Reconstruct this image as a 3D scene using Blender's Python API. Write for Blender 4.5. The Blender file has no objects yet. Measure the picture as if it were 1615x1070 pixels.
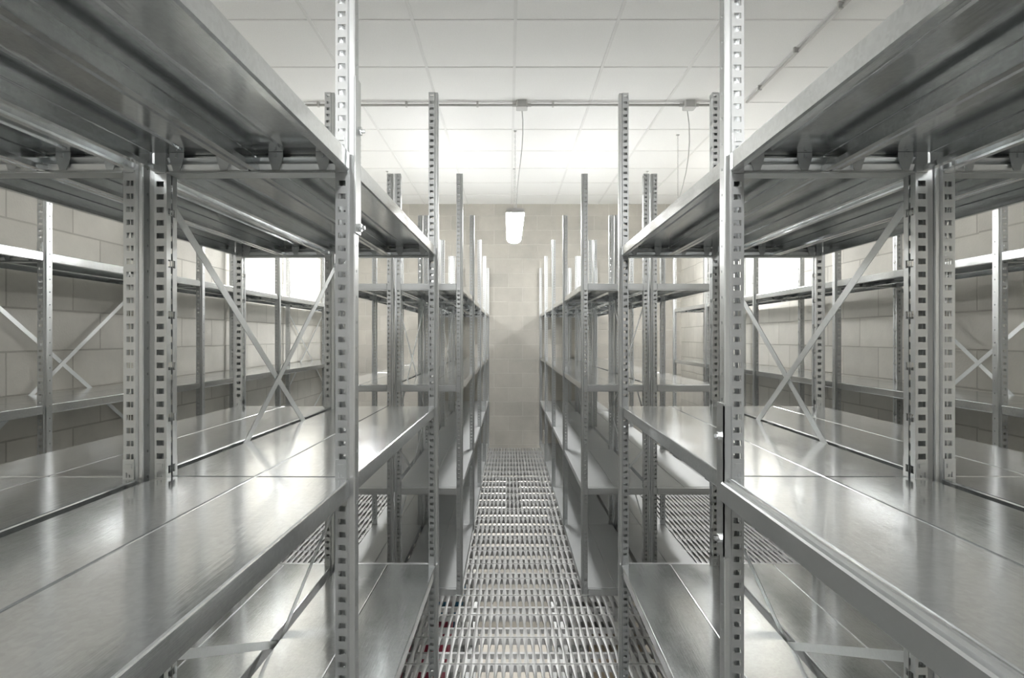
import bpy, math, random
from mathutils import Vector
random.seed(7)
sc = bpy.context.scene
COL = sc.collection

# ---------------------------------------------------------------- camera
U = 0.00128            # metres per pixel at depth one
F = 918.0
D = F * U              # one depth unit in metres (1.175)
EYE = 1.517
XC, YC = 802.0, 532.0
cd = bpy.data.cameras.new('camera')
cam = bpy.data.objects.new('camera', cd); COL.objects.link(cam)
cam.location = (0, 0, EYE)
cam.rotation_euler = (math.radians(90), 0, 0)
cd.sensor_width = 36.0
cd.lens = F / 1615 * 36.0
cd.shift_x = (807.5 - XC) / 1615
cd.shift_y = -(535.0 - YC) / 1615
cd.clip_start = 0.01
sc.camera = cam

# ---------------------------------------------------------------- world, light levels
w = bpy.data.worlds.new('world'); sc.world = w; w.use_nodes = True
w.node_tree.nodes['Background'].inputs[0].default_value = (0.9, 0.92, 1.0, 1)
w.node_tree.nodes['Background'].inputs[1].default_value = 0.0
sc.view_settings.view_transform = 'Standard'
sc.view_settings.look = 'None'
sc.view_settings.gamma = 1.0
sc.view_settings.use_curve_mapping = False
sc.view_settings.exposure = 2.75
sc.cycles.max_bounces = 16
sc.cycles.diffuse_bounces = 8
sc.cycles.sample_clamp_indirect = 4.0
sc.cycles.glossy_bounces = 10
LAMP_POWER = 9.8
NEAR_LAMP_POWER = 12.0
NEAR_SIDE_POWER = 3.5
SIDE_LAMP_POWER = 11.5
LOWER_LAMP_POWER = 9.0

# ---------------------------------------------------------------- materials
def nmat(name):
    m = bpy.data.materials.new(name); m.use_nodes = True
    nt = m.node_tree; b = nt.nodes['Principled BSDF']
    return m, nt, b

def steel(name, base=0.62, rough=0.33, tint=(0.97, 0.995, 1.0), bump=0.02, metal=0.9, scratch=0.0, var=0.03):
    m, nt, b = nmat(name)
    N, L = nt.nodes, nt.links
    tc = N.new('ShaderNodeTexCoord')
    n1 = N.new('ShaderNodeTexNoise'); n1.inputs['Scale'].default_value = 9; n1.inputs['Detail'].default_value = 5
    n2 = N.new('ShaderNodeTexVoronoi'); n2.inputs['Scale'].default_value = 160
    mp = N.new('ShaderNodeMapping'); mp.inputs['Scale'].default_value = (60, 4, 60)
    n3 = N.new('ShaderNodeTexNoise'); n3.inputs['Scale'].default_value = 3; n3.inputs['Detail'].default_value = 4
    L.new(tc.outputs['Object'], n1.inputs['Vector']); L.new(tc.outputs['Object'], n2.inputs['Vector'])
    L.new(tc.outputs['Object'], mp.inputs['Vector']); L.new(mp.outputs[0], n3.inputs['Vector'])
    cr = N.new('ShaderNodeValToRGB')
    c0 = [base * (1 - var) * t for t in tint] + [1]; c1 = [min(1, base * (1 + var) * t) for t in tint] + [1]
    cr.color_ramp.elements[0].position = 0.25; cr.color_ramp.elements[0].color = c0
    cr.color_ramp.elements[1].position = 0.75; cr.color_ramp.elements[1].color = c1
    mx = N.new('ShaderNodeMath'); mx.operation = 'MULTIPLY_ADD'
    mx.inputs[1].default_value = 0.35
    sp = N.new('ShaderNodeSeparateColor')
    L.new(n2.outputs['Color'], sp.inputs[0])
    L.new(sp.outputs[0], mx.inputs[0]); 
    m2 = N.new('ShaderNodeMath'); m2.operation = 'MULTIPLY'; m2.inputs[1].default_value = 0.65
    L.new(n1.outputs['Fac'], m2.inputs[0]); L.new(m2.outputs[0], mx.inputs[2])
    L.new(mx.outputs[0], cr.inputs[0]); L.new(cr.outputs[0], b.inputs['Base Color'])
    b.inputs['Metallic'].default_value = metal
    mr = N.new('ShaderNodeMapRange')
    mr.inputs['From Min'].default_value = 0.3; mr.inputs['From Max'].default_value = 0.7
    mr.inputs['To Min'].default_value = rough - 0.02; mr.inputs['To Max'].default_value = rough + 0.03
    L.new(n1.outputs['Fac'], mr.inputs[0])
    # rolled streaks and rubbed patches change the gloss
    mp2 = N.new('ShaderNodeMapping'); mp2.inputs['Scale'].default_value = (140, 7, 60); mp2.inputs['Rotation'].default_value = (0, 0, 0.5)
    n4 = N.new('ShaderNodeTexNoise'); n4.inputs['Scale'].default_value = 2; n4.inputs['Detail'].default_value = 3
    L.new(tc.outputs['Object'], mp2.inputs['Vector']); L.new(mp2.outputs[0], n4.inputs['Vector'])
    n5 = N.new('ShaderNodeTexNoise'); n5.inputs['Scale'].default_value = 5; n5.inputs['Detail'].default_value = 6
    L.new(tc.outputs['Object'], n5.inputs['Vector'])
    mm = N.new('ShaderNodeMath'); mm.operation = 'MULTIPLY'
    L.new(n4.outputs['Fac'], mm.inputs[0]); L.new(n5.outputs['Fac'], mm.inputs[1])
    ma = N.new('ShaderNodeMath'); ma.operation = 'MULTIPLY_ADD'; ma.inputs[1].default_value = scratch
    L.new(mm.outputs[0], ma.inputs[0]); L.new(mr.outputs[0], ma.inputs[2]); L.new(ma.outputs[0], b.inputs['Roughness'])
    bp = N.new('ShaderNodeBump'); bp.inputs['Strength'].default_value = bump; bp.inputs['Distance'].default_value = 0.01
    L.new(n3.outputs['Fac'], bp.inputs['Height']); L.new(bp.outputs[0], b.inputs['Normal'])
    return m

STEEL = steel('galvanized_steel', 0.61, 0.36, bump=0.0, metal=0.92, var=0.012)
SHELF = steel('galvanized_sheet', 0.66, 0.08, bump=0.012, metal=0.92, scratch=0.27, var=0.08)
DUSTY = steel('dulled_sheet', 0.60, 0.42, bump=0.004, metal=0.45)
BRACE = steel('brace_steel', 0.78, 0.45, bump=0.0)
GRATE = steel('grating_steel', 0.60, 0.45, (0.995, 1.0, 0.995), bump=0.0, metal=0.45)
BOLT = steel('zinc_bolt', 0.75, 0.22)

def flat(name, c, rough=0.7, metal=0.0, scale=40, var=0.08, bump=0.1):
    m, nt, b = nmat(name)
    N, L = nt.nodes, nt.links
    tc = N.new('ShaderNodeTexCoord'); n = N.new('ShaderNodeTexNoise')
    n.inputs['Scale'].default_value = scale; n.inputs['Detail'].default_value = 6
    L.new(tc.outputs['Object'], n.inputs['Vector'])
    cr = N.new('ShaderNodeValToRGB')
    cr.color_ramp.elements[0].position = 0.3; cr.color_ramp.elements[0].color = [x * (1 - var) for x in c] + [1]
    cr.color_ramp.elements[1].position = 0.7; cr.color_ramp.elements[1].color = [min(1, x * (1 + var)) for x in c] + [1]
    L.new(n.outputs['Fac'], cr.inputs[0]); L.new(cr.outputs[0], b.inputs['Base Color'])
    b.inputs['Roughness'].default_value = rough; b.inputs['Metallic'].default_value = metal
    bp = N.new('ShaderNodeBump'); bp.inputs['Strength'].default_value = bump; bp.inputs['Distance'].default_value = 0.004
    L.new(n.outputs['Fac'], bp.inputs['Height']); L.new(bp.outputs[0], b.inputs['Normal'])
    return m

def block_wall(name, axis, c, mortar, zoff, bumpy=0.5):
    m, nt, b = nmat(name)
    N, L = nt.nodes, nt.links
    tc = N.new('ShaderNodeTexCoord'); sx = N.new('ShaderNodeSeparateXYZ'); cx = N.new('ShaderNodeCombineXYZ')
    L.new(tc.outputs['Object'], sx.inputs[0])
    L.new(sx.outputs['X' if axis == 'x' else 'Y'], cx.inputs[0])
    ad = N.new('ShaderNodeMath'); ad.operation = 'ADD'; ad.inputs[1].default_value = 20.0 - zoff
    L.new(sx.outputs['Z'], ad.inputs[0]); L.new(ad.outputs[0], cx.inputs[1])
    br = N.new('ShaderNodeTexBrick')
    br.inputs['Scale'].default_value = 1.0
    br.inputs['Brick Width'].default_value = 0.4; br.inputs['Row Height'].default_value = 0.2
    br.inputs['Mortar Size'].default_value = 0.005; br.inputs['Mortar Smooth'].default_value = 0.35
    br.inputs['Color1'].default_value = [x * 0.94 for x in c] + [1]
    br.inputs['Color2'].default_value = [x * 1.06 for x in c] + [1]
    br.inputs['Mortar'].default_value = list(mortar) + [1]
    L.new(cx.outputs[0], br.inputs['Vector'])
    n = N.new('ShaderNodeTexNoise'); n.inputs['Scale'].default_value = 2.2; n.inputs['Detail'].default_value = 8
    n.inputs['Roughness'].default_value = 0.65
    L.new(tc.outputs['Object'], n.inputs['Vector'])
    cr = N.new('ShaderNodeValToRGB')
    cr.color_ramp.elements[0].position = 0.3; cr.color_ramp.elements[0].color = (0.86, 0.86, 0.85, 1)
    cr.color_ramp.elements[1].position = 0.7; cr.color_ramp.elements[1].color = (1.08, 1.07, 1.05, 1)
    L.new(n.outputs['Fac'], cr.inputs[0])
    mx = N.new('ShaderNodeMixRGB'); mx.blend_type = 'MULTIPLY'; mx.inputs[0].default_value = 1
    L.new(br.outputs['Color'], mx.inputs[1]); L.new(cr.outputs[0], mx.inputs[2])
    L.new(mx.outputs[0], b.inputs['Base Color'])
    b.inputs['Roughness'].default_value = 0.85
    n2 = N.new('ShaderNodeTexNoise'); n2.inputs['Scale'].default_value = 90; n2.inputs['Detail'].default_value = 4
    L.new(tc.outputs['Object'], n2.inputs['Vector'])
    m1 = N.new('ShaderNodeMath'); m1.operation = 'MULTIPLY_ADD'; m1.inputs[1].default_value = -1.0
    L.new(br.outputs['Fac'], m1.inputs[0])
    m3 = N.new('ShaderNodeMath'); m3.operation = 'MULTIPLY'; m3.inputs[1].default_value = 0.35
    L.new(n2.outputs['Fac'], m3.inputs[0]); L.new(m3.outputs[0], m1.inputs[2])
    bp = N.new('ShaderNodeBump'); bp.inputs['Strength'].default_value = bumpy; bp.inputs['Distance'].default_value = 0.006
    L.new(m1.outputs[0], bp.inputs['Height']); L.new(bp.outputs[0], b.inputs['Normal'])
    return m

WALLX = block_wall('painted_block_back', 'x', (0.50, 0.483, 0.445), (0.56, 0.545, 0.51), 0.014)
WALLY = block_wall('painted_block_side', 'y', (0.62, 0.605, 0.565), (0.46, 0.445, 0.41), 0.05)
CONCRETE = flat('lower_concrete', (0.50, 0.47, 0.42), 0.7, scale=3, var=0.1)
FRONT = flat('front_wall_darkened', (0.22, 0.22, 0.215), 0.8, scale=2)  # invented dark grey for the unseen front wall, darkening reflections in the posts
TILE = flat('ceiling_tile', (0.84, 0.84, 0.83), 0.9, scale=150, var=0.03, bump=0.25)
TBAR = flat('ceiling_grid_paint', (0.75, 0.75, 0.74), 0.5, scale=20, var=0.02, bump=0.0)
PIPE = flat('conduit_zinc', (0.50, 0.50, 0.49), 0.4, 0.4, scale=20, var=0.05, bump=0.0)
PLASTIC = flat('grey_plastic', (0.52, 0.52, 0.51), 0.5, scale=20, var=0.03, bump=0.0)
DARKCLIP = flat('dark_clip', (0.10, 0.10, 0.10), 0.5, scale=20, var=0.05, bump=0.0)
RED = flat('red_card', (0.62, 0.10, 0.17), 0.6, scale=12, var=0.1, bump=0.02)
BLUE = flat('blue_card', (0.06, 0.28, 0.50), 0.6, scale=12, var=0.1, bump=0.02)
TAN = flat('tan_card', (0.60, 0.50, 0.36), 0.7, scale=12, var=0.1, bump=0.02)

def emitter(name, strength, c=(1.0, 0.995, 0.98)):
    m, nt, b = nmat(name)
    b.inputs['Base Color'].default_value = (0.9, 0.9, 0.9, 1)
    b.inputs['Emission Color'].default_value = list(c) + [1]
    b.inputs['Emission Strength'].default_value = strength
    return m
EM = {k: emitter('lit_diffuser_' + k, v) for k, v in
      dict(centre=LAMP_POWER, near=NEAR_LAMP_POWER, side=SIDE_LAMP_POWER, lower=LOWER_LAMP_POWER, below=2.0, nearside=NEAR_SIDE_POWER).items()}

# ---------------------------------------------------------------- mesh helpers
class MB:
    def __init__(self): self.v = []; self.f = []
    def face(self, *pts):
        i = len(self.v); self.v += [tuple(p) for p in pts]; self.f.append(tuple(range(i, i + len(pts))))
    def box(self, x0, y0, z0, x1, y1, z1):
        i = len(self.v)
        self.v += [(x0,y0,z0),(x1,y0,z0),(x1,y1,z0),(x0,y1,z0),(x0,y0,z1),(x1,y0,z1),(x1,y1,z1),(x0,y1,z1)]
        for q in ((0,3,2,1),(4,5,6,7),(0,1,5,4),(1,2,6,5),(2,3,7,6),(3,0,4,7)):
            self.f.append(tuple(i + k for k in q))
    def prism(self, poly, fn, a, b):
        """poly of 2-D points, fn(p, q, t) -> 3-D, extruded from t=a to t=b."""
        n = len(poly); i = len(self.v)
        self.v += [fn(p, q, a) for p, q in poly] + [fn(p, q, b) for p, q in poly]
        for k in range(n):
            l = (k + 1) % n
            self.f.append((i + k, i + l, i + n + l, i + n + k))
        self.f.append(tuple(i + k for k in reversed(range(n)))); self.f.append(tuple(i + n + k for k in range(n)))
    def tube(self, pts, r, n=8, closed=False):
        pts = [Vector(p) for p in pts]; m = len(pts); i0 = len(self.v)
        for k, p in enumerate(pts):
            if closed: d = pts[(k + 1) % m] - pts[k - 1]
            else: d = pts[min(k + 1, m - 1)] - pts[max(k - 1, 0)]
            d.normalize()
            a = d.cross(Vector((0.13, 0.27, 0.95))); 
            if a.length < 0.3: a = d.cross(Vector((1, 0.1, 0)))
            a.normalize(); c = d.cross(a)
            for j in range(n):
                t = 2 * math.pi * j / n
                self.v.append(tuple(p + a * (r * math.cos(t)) + c * (r * math.sin(t))))
        for k in range(m if closed else m - 1):
            k2 = (k + 1) % m
            for j in range(n):
                j2 = (j + 1) % n
                self.f.append((i0 + k*n + j, i0 + k*n + j2, i0 + k2*n + j2, i0 + k2*n + j))
        if not closed:
            self.f.append(tuple(i0 + j for j in reversed(range(n))))
            self.f.append(tuple(i0 + (m - 1) * n + j for j in range(n)))
    def mesh(self, name, mat, smooth=False):
        me = bpy.data.meshes.new(name); me.from_pydata(self.v, [], self.f); me.materials.append(mat)
        import bmesh
        bm = bmesh.new(); bm.from_mesh(me)
        bmesh.ops.remove_doubles(bm, verts=bm.verts, dist=1e-6)
        bmesh.ops.recalc_face_normals(bm, faces=bm.faces)
        bm.to_mesh(me); bm.free()
        if smooth:
            for p in me.polygons: p.use_smooth = True
        return me
    def raw(self, name, mat):
        me = bpy.data.meshes.new(name); me.from_pydata(self.v, [], self.f); me.materials.append(mat)
        return me

def add(name, me, parent=None, loc=(0,0,0), rz=0.0, label=None):
    o = bpy.data.objects.new(name, me); COL.objects.link(o)
    o.parent = parent; o.location = loc; o.rotation_euler = (0, 0, rz)
    if label: o['label'] = label
    return o
def thing(name, label, cat, loc=(0,0,0), rz=0.0, group=None):
    o = bpy.data.objects.new(name, None); COL.objects.link(o); o.empty_display_size = 0.1
    o.location = loc; o.rotation_euler = (0, 0, rz); o['label'] = label; o['category'] = cat
    if group: o['group'] = group
    return o
def struct(name, me, loc=(0,0,0)):
    o = add(name, me, None, loc); o['kind'] = 'structure'; return o

def sz(yu): return EYE + yu * U       # height above the grating of something yu units above the eye

# ---------------------------------------------------------------- room
ZB = 6.93 * D
XL, XR = -2.245, 2.415
YN = -5.6
ZC = sz(1455)
ZLOW = -2.55
T = 0.15
def slab(name, mat, *b):
    m = MB(); m.box(*b); return struct(name, m.raw(name, mat))
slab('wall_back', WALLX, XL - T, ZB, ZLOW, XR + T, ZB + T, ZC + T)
slab('wall_front', FRONT, XL - T, YN - T, ZLOW, XR + T, YN, ZC + T)
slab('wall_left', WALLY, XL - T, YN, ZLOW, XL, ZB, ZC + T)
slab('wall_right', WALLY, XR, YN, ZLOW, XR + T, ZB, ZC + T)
slab('ceiling', TILE, XL, YN, ZC, XR, ZB, ZC + T)
slab('trim_1', CONCRETE, XL - T, YN - T, ZLOW - T, XR + T, ZB + T, ZLOW)      # slab of the storey below
# shallow block pilasters on the right wall
PIL = [(2.30 * D, 2.52 * D), (6.05 * D, 6.30 * D)]
for k, (a, b) in enumerate(PIL):
    slab('trim_%d' % (k + 2), WALLY, XR - 0.022, a, 0.0, XR, b, ZC)

# ceiling T-bar grid
g = MB()
x = 0.04 - 0.6047 * 4
while x < XR:
    if x > XL: g.box(x - 0.010, YN, ZC - 0.004, x + 0.010, ZB, ZC)
    x += 0.6047
y = 4.44 * D - 0.6 * 18
while y < ZB:
    if y > YN: g.box(XL, y - 0.007, ZC - 0.003, XR, y + 0.007, ZC)
    y += 0.6
struct('trim_4', g.raw('ceiling_grid', TBAR))

# grating floor: planks of hexagonal slots, each plank 0.238 m deep
PW, PL = 0.0362, 0.2035 * D
g = MB()
prof = [(0.045, 0.15), (0.20, 0.20), (0.44, 0.325), (0.58, 0.325), (0.84, 0.215), (0.955, 0.15)]
nx = int((XR - XL) / PW); ox = XL + ((XR - XL) - nx * PW) / 2
ystart = 2.91 * D - PL * 40
while ystart < YN: ystart += PL
rows = []
y = ystart
while y + PL < ZB + 0.02: rows.append(y); y += PL
for y in rows:
    for i in range(nx):
        cx = ox + (i + 0.5) * PW
        h = PW / 2
        # left and right strands, sloping slightly into the slot, with slot walls
        for s in (-1, 1):
            pv = None
            for (t, wd) in [(0.0, 0.15)] + prof + [(1.0, 0.15)]:
                yy = y + t * PL
                e = (cx + s * h, yy, 0.0)
                q = (cx + s * wd * PW, yy, -0.0015)
                lo = (cx + s * (wd * PW + 0.0012), yy, -0.020)
                if pv:
                    if s < 0:
                        g.face(pv[0], pv[1], q, e)
                        if 0.04 < t < 0.97 and pv[3] > 0.04: g.face(pv[1], pv[2], lo, q)
                    else:
                        g.face(e, q, pv[1], pv[0])
                        if 0.04 < t < 0.97 and pv[3] > 0.04: g.face(q, lo, pv[2], pv[1])
                pv = (e, q, lo, t)
        a = 0.15 * PW
        for (t0, t1) in ((0.0, 0.045), (0.955, 1.0)):
            g.face((cx - a, y + t0*PL, -0.0015), (cx + a, y + t0*PL, -0.0015), (cx + a, y + t1*PL, -0.0015), (cx - a, y + t1*PL, -0.0015))
    # folded plank edge and the cross bar below the slots
    g.box(ox, y - 0.0017, -0.038, ox + nx * PW, y + 0.0017, 0.0016)
    g.box(ox, y + 0.50 * PL, -0.045, ox + nx * PW, y + 0.58 * PL, -0.0205)
struct('floor', g.raw('floor', GRATE))
g = MB()
for x in (-2.0, -1.2, -0.47, 0.63, 1.3, 2.1):
    g.box(x - 0.02, YN, -0.16, x + 0.02, ZB, -0.042)
struct('trim_5', g.raw('floor_joists', STEEL))

# ---------------------------------------------------------------- upright (perforated C post)
def upright_mesh(H, name):
    t = 0.0016
    # (outer point), wall runs from the front inner lip, round the outside web, to the rear inner lip
    P = [(0.0365, -0.003), (0.0365, -0.017), (0.0130, -0.017), (0.0105, -0.0130), (0.0022, -0.0142), (0.0, -0.0125),
         (0.0, 0.0125), (0.0022, 0.0142), (0.0105, 0.0130), (0.0130, 0.017), (0.0365, 0.017), (0.0365, 0.003)]
    # inner offset, towards the centre of the section
    def norm(a, b):
        dx, dy = b[0] - a[0], b[1] - a[1]; l = math.hypot(dx, dy); return (dy / l, -dx / l)
    # travelling lip->web anticlockwise-left: inside is on the left for this order; test sign with centroid
    cxx, cyy = 0.022, 0.0
    Q = []
    for k, p in enumerate(P):
        ns = []
        if k > 0: ns.append(norm(P[k-1], p))
        if k < len(P) - 1: ns.append(norm(p, P[k+1]))
        ns2 = []
        for n in ns:
            ns2.append(n)
        nx_, ny_ = sum(n[0] for n in ns2), sum(n[1] for n in ns2); l = math.hypot(nx_, ny_)
        nx_, ny_ = nx_ / l, ny_ / l
        c = max(0.5, nx_ * ns2[0][0] + ny_ * ns2[0][1])
        Q.append((p[0] + nx_ * t / c, p[1] + ny_ * t / c))
    # pick the side that really is inside (web offset must go +x)
    if Q[6][0] < P[6][0]:
        Q = [(2*p[0] - q[0], 2*p[1] - q[1]) for p, q in zip(P, Q)]
    m = MB()
    holes = {1: (0.22, 0.84, 0.025, 0.0105, 0.0125), 9: (0.16, 0.78, 0.025, 0.0105, 0.0125),
             5: (0.42, 0.60, 0.05, 0.005, 0.045), 0: (0.05, 0.62, 0.10, 0.015, 0.06), 10: (0.38, 0.95, 0.10, 0.015, 0.06)}
    lerp = lambda a, b, f: (a[0] + (b[0]-a[0])*f, a[1] + (b[1]-a[1])*f)
    def q(a, b, z0, z1, flip):
        pts = [(a[0],a[1],z0),(b[0],b[1],z0),(b[0],b[1],z1),(a[0],a[1],z1)]
        m.face(*(reversed(pts) if flip else pts))
    for k in range(len(P) - 1):
        a, b, c, d = P[k], P[k+1], Q[k], Q[k+1]
        if k in holes:
            f0, f1, pitch, hh, first = holes[k]
            a0, a1, c0, c1 = lerp(a,b,f0), lerp(a,b,f1), lerp(c,d,f0), lerp(c,d,f1)
            for s, e, s2, e2 in ((a, a0, c, c0), (a1, b, c1, d)):
                q(s, e, 0, H, False); q(s2, e2, 0, H, True)
            z = 0.0; zc = first
            while zc + hh < H:
                q(a0, a1, z, zc - hh/2, False); q(c0, c1, z, zc - hh/2, True)
                z0, z1 = zc - hh/2, zc + hh/2
                m.face((a0[0],a0[1],z0),(a1[0],a1[1],z0),(c1[0],c1[1],z0),(c0[0],c0[1],z0))
                m.face((a1[0],a1[1],z1),(a0[0],a0[1],z1),(c0[0],c0[1],z1),(c1[0],c1[1],z1))
                m.face((a0[0],a0[1],z0),(c0[0],c0[1],z0),(c0[0],c0[1],z1),(a0[0],a0[1],z1))
                m.face((a1[0],a1[1],z0),(a1[0],a1[1],z1),(c1[0],c1[1],z1),(c1[0],c1[1],z0))
                z = z1; zc += pitch
            q(a0, a1, z, H, False); q(c0, c1, z, H, True)
        else:
            q(a, b, 0, H, False); q(c, d, 0, H, True)
        m.face((a[0],a[1],H),(b[0],b[1],H),(d[0],d[1],H),(c[0],c[1],H))
    for k in (0, -1):
        a, c = P[k], Q[k]
        m.face((a[0],a[1],0),(c[0],c[1],0),(c[0],c[1],H),(a[0],a[1],H))
    return m.raw(name, STEEL)

HP = sz(750)
UPRIGHT = upright_mesh(HP, 'upright')
LOWER_UPRIGHT = upright_mesh(2.3, 'lower_upright')
m = MB(); m.box(-0.001, -0.026, 0.0, 0.046, 0.026, 0.004); m.box(-0.0015, -0.012, 0.004, -0.0003, 0.012, 0.045)
FOOT = m.raw('foot_plate', STEEL)
# splice plate: a shallow U hugging the outer web
m = MB(); SPL = 0.30
m.prism([(-0.0035,-0.017),(-0.0005,-0.017),(-0.0005,0.019),(-0.0035,0.019)], lambda p,q,t: (p,q,t), 0, SPL)
m.prism([(-0.0035,-0.0170),(0.0115,-0.0170),(0.0115,-0.0150),(-0.0035,-0.0150)], lambda p,q,t: (p,q,t), 0.004, SPL-0.004)
SPLICE = m.raw('splice_plate', STEEL)
m = MB()
m.prism([(0.0085*math.cos(a), 0.0085*math.sin(a)) for a in [k*math.pi/3 for k in range(6)]], lambda p,q,t: (t,p,q), -0.010, -0.0035)
m.prism([(0.004*math.cos(a), 0.004*math.sin(a)) for a in [k*math.pi/4 for k in range(8)]], lambda p,q,t: (t,p,q), -0.016, -0.010)
SBOLT = m.mesh('bolt', BOLT)

# ---------------------------------------------------------------- shelf panel, clip, beam, brace
DEPTH = 0.400
BAY = 0.99 * D
PANW = 0.1905
LIP = 0.037
def panel_mesh(name, outer_low, clips, mat=None):
    """One steel shelf pan. outer_low: the notched (post) edge is at x=0, else at x=PANW. Top at z=0."""
    m = MB(); n = 0.0188; nw = 0.0285; W = PANW; Ln = BAY - 0.0025
    c = 0.0030; t = 0.0014
    sheets = []
    if outer_low: sheets = [(c, n, W - c, Ln - n), (nw, c, W - c, n), (nw, Ln - n, W - c, Ln - c)]
    else: sheets = [(c, n, W - c, Ln - n), (c, c, W - nw, n), (c, Ln - n, W - nw, Ln - c)]
    for a, b, e, f in sheets: m.box(a, b, -t, e, f, 0)
    lip = [(c, 0), (c*0.35, -c*0.35), (0, -c), (0, -LIP + c), (c, -LIP), (0.015, -LIP), (0.015, -LIP + 0.010), (0.0136, -LIP + 0.010),
           (0.0136, -LIP + t), (c, -LIP + t), (t, -LIP + c), (t, -c), (c, -t)]
    lo0, lo1 = (n, Ln - n) if outer_low else (0, Ln)
    hi0, hi1 = (0, Ln) if outer_low else (n, Ln - n)
    m.prism(lip, lambda p, q, s: (p, s, q), lo0, lo1)
    m.prism(lip, lambda p, q, s: (W - p, s, q), hi0, hi1)
    # pressed stiffening fold along the middle of the underside
    m.prism([(W*0.36, -t), (W*0.375, -t-0.003), (W*0.39, -t)], lambda p, q, s: (p, s, q), 0.04, Ln - 0.04)
    # end folds
    a, b = (nw, W - 0.003) if outer_low else (0.003, W - nw)
    fold = [(c, 0), (c*0.35, -c*0.35), (0, -c), (0, -0.0105), (t, -0.0105), (t, -c), (c, -t)]
    m.prism(fold, lambda p, q, s: (s, p, q), a, b)
    m.prism(fold, lambda p, q, s: (s, Ln - p, q), a, b)
    if clips:
        for y0 in (0.0195, Ln - 0.0215):
            for cx in (0.05, 0.141): m.prism(CLIPPOLY, lambda p, q, s, cx=cx: (cx + p, s, q), y0, y0 + 0.0018)
    return m.mesh(name, mat or SHELF)
CLIPPOLY = [(-0.014, -0.002), (0.014, -0.002), (0.014, -0.012), (0.0065, -0.036), (-0.0065, -0.036), (-0.014, -0.012)]
PAN = {(lo, cl): panel_mesh('shelf_panel', lo, cl) for lo in (True, False) for cl in (True, False)}
PAN_DUSTY = {lo: panel_mesh('shelf_panel', lo, True, DUSTY) for lo in (True, False)}
m = MB(); m.prism(CLIPPOLY, lambda p, q, s: (p, s, q), 0, 0.0018)
m.prism([(-0.002,-0.004),(0.002,-0.004),(0.002,-0.012),(-0.002,-0.012)], lambda p,q,s: (p,s,q), -0.004, 0.0)
CLIP = m.mesh('support_clip', STEEL)
half = [(0.019,-0.0108),(0.0115,-0.0185),(0.0115,-0.0225),(0.0175,-0.0232),(0.0115,-0.0350),(0.0185,-0.0375),(0.0185,-0.0405)]
bp_ = half + [(-a, b) for a, b in reversed(half)]
m = MB(); m.prism(bp_, lambda p, q, s: (s, p, q), 0.0375, DEPTH - 0.0375)
# hooked end plates over the perforated faces of both posts
for mx_ in (0, 1):
    for sg in (-1, 1):
        fx = (lambda v: v) if mx_ == 0 else (lambda v: DEPTH - v)
        def pb(xa_, xb_, za_, zb_, th=0.0022):
            x0_, x1_ = sorted((fx(xa_), fx(xb_))); y0_, y1_ = sorted((sg * 0.0171, sg * (0.0171 + th)))
            m.box(x0_, y0_, za_, x1_, y1_, zb_)
        pb(0.0145, 0.036, -0.040, 0.003); pb(0.0145, 0.019, 0.003, 0.013); pb(0.030, 0.036, 0.003, 0.013); pb(0.0145, 0.036, 0.013, 0.038)
        pb(0.019, 0.031, 0.021, 0.029, 0.0042); pb(0.024, 0.0265, 0.003, 0.008)
BEAM = m.mesh('end_beam', STEEL)
# closing strip at the free end of a run, standing up to shelf level
m = MB()
m.prism([(-0.0195,-0.036),(-0.018,-0.036),(-0.018,-0.0045),(0.001,-0.0045),(0.001,-0.003),(-0.0185,-0.003),(-0.0195,-0.004)], lambda p,q,s:(s,p,q), 0.0385, DEPTH-0.0385)
ENDCAP = m.mesh('end_strip', STEEL)

def brace_mesh(z0, z1, x0):
    """flat bar from (frame 0, z0) to (frame 1, z1) in the plane x=x0"""
    m = MB(); y0, y1 = 0.012, BAY - 0.012
    dy, dz = y1 - y0, z1 - z0; l = math.hypot(dy, dz); ny, nz = -dz / l * 0.0105, dy / l * 0.0105
    P = [(y0+ny, z0+nz), (y0-ny, z0-nz), (y1-ny, z1-nz), (y1+ny, z1+nz)]
    m.prism(P, lambda p, q, s: (s, p, q), x0, x0 + 0.0016)
    k = 0.84
    R = [(y0+ny, z0+nz), (y0+ny*k, z0+nz*k), (y1+ny*k, z1+nz*k), (y1+ny, z1+nz)]
    return m, P

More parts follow.
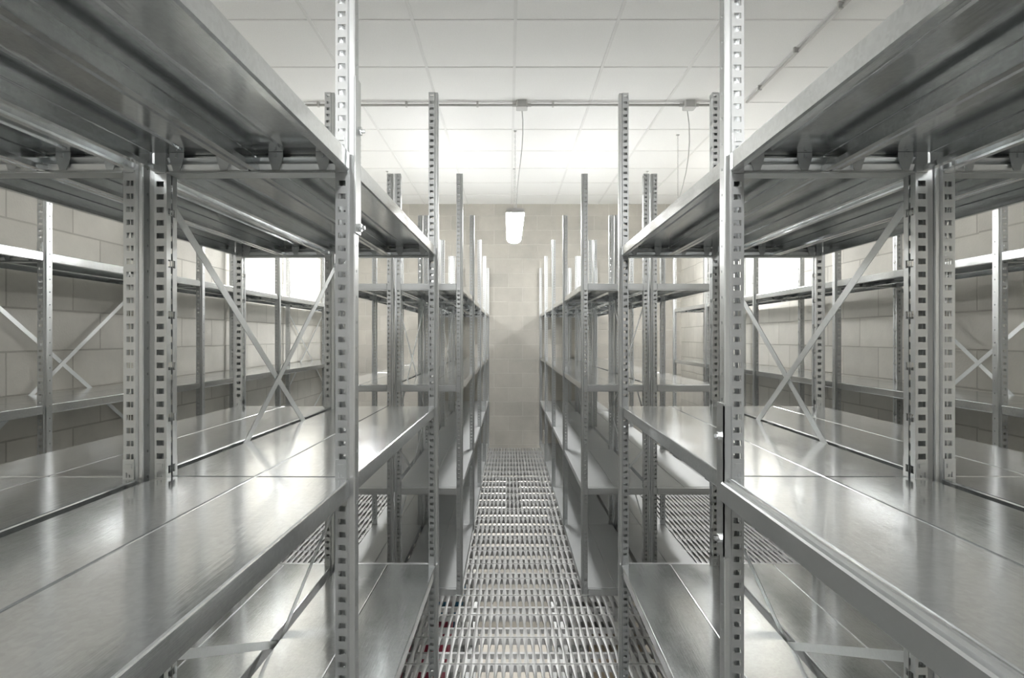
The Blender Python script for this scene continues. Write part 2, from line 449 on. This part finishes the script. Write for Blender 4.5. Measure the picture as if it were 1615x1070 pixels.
def make_rack(name, label, cat, side_x, y0, rz, nbays, levels, group, braced=(), brace_side='low', clip_parts=False,
              end_caps=(True, True), up=UPRIGHT, zbase=0.0, xrange=None):
    """side_x: world x of the rack's low-x face at its first frame centre (y0)."""
    t = thing(name, label, cat, (side_x, y0, zbase), rz, group)
    ups = {}
    for k in range(nbays + 1):
        for xx, r in ((0.0, 0.0), (DEPTH, math.pi)):
            o = add('upright', up, t, (xx, k * BAY, 0), r)
            add('foot_plate', FOOT, o)
            ups[(k, r > 1)] = o
        for li, h in enumerate(levels):
            add('end_beam', BEAM, t, (0, k * BAY, h))
    for h in levels:
        if end_caps[0]: add('end_strip', ENDCAP, t, (0, 0, h))
        if end_caps[1]: add('end_strip', ENDCAP, t, (DEPTH, nbays * BAY, h), math.pi)
    for b in range(nbays):
        for h in levels:
            for lo in (True, False):
                x0 = 0.009 if lo else 0.009 + PANW + 0.001
                dull = not clip_parts and h in levels[:2]
                p = add('shelf_panel', PAN_DUSTY[lo] if dull else PAN[(lo, not clip_parts)], t, (x0, b * BAY + 0.00125, h))
                if clip_parts:
                    for cx in (0.05, 0.141):
                        add('support_clip', CLIP, p, (cx, BAY - 0.0025 - 0.0215, 0))
    for b in braced:
        xb = 0.0022 if brace_side == 'low' else DEPTH - 0.0080
        for (za, zb) in ((levels[3] - 0.055, levels[1] + 0.4 * (levels[2] - levels[1]) + 0.10),
                         (levels[2] - 0.36, levels[0] + 0.5 * (levels[1] - levels[0]))):
            for j, (p, q) in enumerate(((za, zb), (zb, za))):
                mm, P = brace_mesh(p, q, xb + 0.0032 * j)
                add('cross_brace', mm.mesh('cross_brace', BRACE), t, (0, b * BAY, 0))
    return t, ups

zF = [0.040, sz(-700), sz(-213), sz(278)]
zR = [0.040, sz(-691), sz(-219), sz(247)]
zW = [0.040, sz(-695), sz(-209), sz(262)]
y1 = -0.035 * D + 0.018          # first frame, beside the camera
y2 = 2.905 * D + 0.018           # first frame of the far block
GAP = 0.007
# front block
sL = 0.0164; rzL = -math.atan(sL)
xa = -0.2955 - sL * (0.99 * D)   # aisle face at frame 0
xfL = xa - DEPTH
RL, upL = make_rack('shelving_rack', 'galvanized steel double-bay rack at front left, bordering the centre aisle, cross-braced at its back', 'shelving rack',
          xfL, y1, rzL, 2, zF, 'racks of the front block', (1,), 'low', True)
xx = xfL - DEPTH - GAP
make_rack('shelving_rack', 'galvanized steel rack at far left front, standing back to back behind the left aisle rack', 'shelving rack',
          xx, y1, rzL, 2, zF, 'racks of the front block', (), 'high', True)
sR = 0.0150; rzR = -math.atan(sR)
xa = 0.418 - sR * (0.99 * D)
RR, upR = make_rack('shelving_rack', 'galvanized steel rack at front right, splice plate low on its aisle post beside middle shelf', 'shelving rack',
          xa, y1, rzR, 2, zF, 'racks of the front block', (1,), 'high', True)
make_rack('shelving_rack', 'galvanized steel rack at far right front, back to back behind the right aisle rack', 'shelving rack',
          xa + DEPTH + GAP, y1, rzR, 2, zF, 'racks of the front block', (), 'low', True)
# far block
make_rack('shelving_rack', 'long galvanized rack beyond the cross passage, left edge of the centre aisle', 'shelving rack',
          -0.269 - DEPTH, y2, 0.0, 4, zR, 'racks of the far block', (0, 2), 'low')
make_rack('shelving_rack', 'long galvanized rack beyond the cross passage, back to back with the left centre-aisle run', 'shelving rack',
          -0.269 - 2*DEPTH - GAP, y2, 0.0, 4, zR, 'racks of the far block', (), 'high')
make_rack('shelving_rack', 'long galvanized rack beyond the cross passage, right edge of the centre aisle', 'shelving rack',
          0.4285, y2, 0.0, 4, zR, 'racks of the far block', (0, 2), 'high')
make_rack('shelving_rack', 'long galvanized rack beyond the cross passage, back to back with the right centre-aisle run', 'shelving rack',
          0.4285 + DEPTH + GAP, y2, 0.0, 4, zR, 'racks of the far block', (), 'low')
# wall racks
y3 = 0.955 * D + 0.018
make_rack('wall_shelving_rack', 'continuous galvanized rack along the left block wall with cross braces behind', 'shelving rack',
          -1.815 - DEPTH, y3, 0.0, 5, zW, 'racks along the side walls', (1, 4), 'low')
sW = 0.009
make_rack('wall_shelving_rack', 'continuous galvanized rack along the right block wall with shallow pilasters behind', 'shelving rack',
          1.925 - sW * D, y3, -math.atan(sW), 5, zW, 'racks along the side walls', (1, 4), 'high')

# splice plates and bolts on the two near aisle posts
def splice(o, z0, zb):
    s = add('splice_plate', SPLICE, o, (0, 0, z0))
    for z in zb: add('bolt', SBOLT, o, (0, 0, z))
splice(upL[(1, True)], sz(157), (sz(157) + 0.012, sz(157) + 0.20))
splice(upR[(1, False)], sz(-335), (sz(-335) + 0.035, sz(-335) + 0.235))
# heavier edge beam under the near right middle shelf
m = MB()
m.prism([(0.0085,-0.002),(0.004,-0.002),(0.002,-0.0065),(-0.006,-0.0065),(-0.009,-0.009),(-0.009,-0.042),(-0.006,-0.045),(0.0085,-0.045)], lambda p,q,s:(p,s,q), 0.019, BAY-0.019)
add('edge_beam', m.mesh('edge_beam', STEEL), RR, (0.0, 0, zF[2]))

# ---------------------------------------------------------------- storey below, glimpsed through the slots
HL = 2.3
for nm, lx, lab in (('lower_rack', -0.78, 'galvanized rack of the storey below, under the left side of the aisle grating'),
                    ('lower_rack', 0.52, 'galvanized rack of the storey below, under the right side of the aisle grating')):
    make_rack(nm, lab, 'shelving rack', lx, 1.6, 0.0, 5, [0.06, 0.75, 1.35, 1.95], 'racks of the storey below', (), 'low', up=LOWER_UPRIGHT, zbase=ZLOW)
m = MB(); m.box(-0.14, -0.16, 0, 0.14, 0.16, 0.22); m.box(-0.145, -0.165, 0.16, 0.145, 0.165, 0.225)
for k, (x, y, mt, lab) in enumerate(((-0.52, 3.30, RED, 'red carton below the grating at lower left, nearest of the red pair'),
                           (-0.52, 3.78, RED, 'red carton below the grating, farther of the red pair'),
                           (-0.50, 4.75, BLUE, 'blue carton glimpsed below the grating beside the left far rack foot'),
                           (0.66, 3.6, TAN, 'tan carton glimpsed below the grating under the right aisle edge'))):
    me = m.mesh('carton', mt); o = add('carton', me, None, (x, y, ZLOW + 1.95)); o['label'] = lab; o['category'] = 'carton'; o['group'] = 'cartons in the storey below'

# ---------------------------------------------------------------- lamps
def lamp_parts(t, em, L=1.36, W=0.165, hang=True, ztop=None):
    # housing: shallow tray; diffuser: rounded trough below it
    m = MB()
    m.prism([(-W*0.42, 0.062), (-W/2, 0.045), (-W/2, 0.022), (W/2, 0.022), (W/2, 0.045), (W*0.42, 0.062)], lambda p,q,s:(p,s,q), -L/2, L/2)
    add('housing', m.mesh('housing', PLASTIC), t)
    m = MB(); pts = []
    n = 10; prof2 = []
    for k in range(n + 1):
        a = math.pi * k / n
        prof2.append((-math.cos(a), -math.sin(a) ** 0.7))
    secs = [(-L/2 + 0.002, 0.90, 0.80), (-L/2 + 0.02, 0.97, 0.97), (-L/2 + 0.05, 0.98, 1.0), (L/2 - 0.05, 0.98, 1.0), (L/2 - 0.02, 0.97, 0.97), (L/2 - 0.002, 0.90, 0.80)]
    R = []
    for (yy, sw, sh) in secs:
        R.append([(p * W/2 * sw, yy, 0.0218 + q * 0.06 * sh) for p, q in prof2])
    for a, b in zip(R, R[1:]):
        for k in range(n): m.face(a[k], a[k+1], b[k+1], b[k])
    m.face(*R[0]); m.face(*reversed(R[-1]))
    for a, b in zip(R, R[1:]): m.face(a[0], b[0], b[n], a[n])
    add('diffuser', m.mesh('diffuser', em, True), t, label='glowing white diffuser')
    if hang:
        for yy in (-0.50 * D, 0.50 * D):
            m = MB(); z = 0.062; k = 0
            top = ztop
            while z < top - 0.001:
                pts = []
                for a in range(10):
                    u = 2 * math.pi * a / 10
                    c, s = 0.0045 * math.cos(u), 0.015 * math.sin(u)
                    pts.append((c if k % 2 else 0.0, yy + (0.0 if k % 2 else c), z + 0.014 + s))
                m.tube(pts, 0.0013, 5, True); z += 0.0262; k += 1
            m.box(-0.012, yy - 0.012, top - 0.006, 0.012, yy + 0.012, top)
            add('hanging_chain', m.mesh('hanging_chain', PIPE), t)

def lamp(label, x, yc_, z, em, cable=None, group=None):
    t = thing('hanging_lamp', label, 'lamp', (x, yc_, z), 0, group)
    lamp_parts(t, em, ztop=ZC - 0.004 - z)
    if cable:
        m = MB(); m.tube([(p[0]-x, p[1]-yc_, p[2]-z) for p in cable], 0.0035, 6)
        add('power_cable', m.mesh('power_cable', PLASTIC, True), t)
    return t
ZL = sz(845) ; ym = 4.965 * D + 0.0
yk = 3.92 * D
def cab(x0, x1, sag=0.03):
    ya, za = yk + 0.047, ZC - 0.015; yb, zb = ym - 0.52, ZL + 0.065
    out = []
    for k in range(9):
        f = k / 8
        out.append((x0 + (x1 - x0) * f + 0.03 * math.sin(math.pi * f * 1.4) * (1 - f), ya + (yb - ya) * f ** 1.6, za + (zb - za) * f - sag * math.sin(math.pi * f)))
    return out
grp = 'tube lamps hung on chains'
lamp('white glowing tube lamp hung on chains over the centre aisle, facing the back wall', 0.060, ym, ZL, EM['centre'], cab(0.105, 0.07), grp)
lamp('tube lamp hung on chains over the left aisle, hidden behind upper shelves', -1.36, ym + 0.1, ZL, EM['side'], None, grp)
lamp('tube lamp hung over the right aisle, fed by the dangling cable beside the right posts', 1.555, ym + 0.1, ZL, EM['side'], cab(1.425, 1.52, 0.12), grp)
yn = -0.32 * D
lamp('tube lamp hung over the centre aisle behind the viewpoint', 0.060, yn, ZL, EM['near'], None, grp)
lamp('tube lamp hung over the left aisle behind the viewpoint', -1.36, yn, ZL, EM['nearside'], None, grp)
lamp('tube lamp hung over the right aisle behind the viewpoint', 1.53, yn, ZL, EM['nearside'], None, grp)
for x, y, lab in ((0.06, 6.33 * D, 'lit tube lamp of the storey below, seen as glare through the far grating'),
             (0.06, 1.5 * D, 'lit tube lamp of the storey below, under the near grating')):
    em_ = EM['lower'] if y > 5 else EM['below']
    t = thing('lower_lamp', lab, 'lamp', (x, y, -0.30 if y < 5 else -0.5), 0, 'lamps of the storey below')
    lamp_parts(t, em_, hang=False)
    m = MB()
    for yy in (-0.4, 0.4): m.box(-0.006, yy - 0.006, 0.062, 0.006, yy + 0.006, 0.2785 if y < 5 else 0.4785)
    add('hanger', m.raw('hanger', PIPE), t)

# ---------------------------------------------------------------- conduit on the ceiling
def conduit(label, pts, clips, boxes):
    x0, y0_, z0 = pts[0]
    t = thing('conduit', label, 'conduit', (x0, y0_, z0), 0, 'ceiling conduits')
    m = MB(); m.tube([(p[0]-x0, p[1]-y0_, p[2]-z0) for p in pts], 0.010, 12)
    add('pipe', m.mesh('pipe', PIPE, True), t)
    along_x = abs(pts[1][0] - x0) > abs(pts[1][1] - y0_)
    for c in clips:
        m = MB()
        if along_x: m.box(-0.008, -0.014, -0.013, 0.008, 0.014, 0.025)
        else: m.box(-0.014, -0.008, -0.013, 0.014, 0.008, 0.025)
        add('pipe_clip', m.raw('pipe_clip', PIPE), t, (c[0]-x0, c[1]-y0_, 0), label='dark pipe clip')
    for c in boxes:
        m = MB(); m.prism([(-0.045,-0.035),(-0.035,-0.045),(0.035,-0.045),(0.045,-0.035),(0.045,0.035),(0.035,0.045),(-0.035,0.045),(-0.045,0.035)], lambda p,q,s:(p,q,s), -0.030, 0.025)
        m.prism([(0.014*math.cos(a), 0.014*math.sin(a)) for a in [k*math.pi/6 for k in range(12)]], lambda p,q,s:(s,p,q), -0.075, 0.075)
        add('junction_box', m.mesh('junction_box', PLASTIC), t, (c-x0, 0, 0), label='grey square junction box')
zp = ZC - 0.0255
conduit('straight grey conduit crossing the ceiling with two junction boxes', [(-2.2, yk, zp), (1.84, yk, zp)],
        [(X * 3.92 * U, yk) for X in (-300, -161, -49, 70, 188, 320)], [0.105, 1.43])
conduit('grey conduit running along the ceiling at right toward the front', [(1.80, YN + 0.1, zp), (1.862, yk - 0.06, zp)],
        [(1.855, 3.66 * D), (1.845, 3.18 * D), (1.842, 2.75 * D)], [])
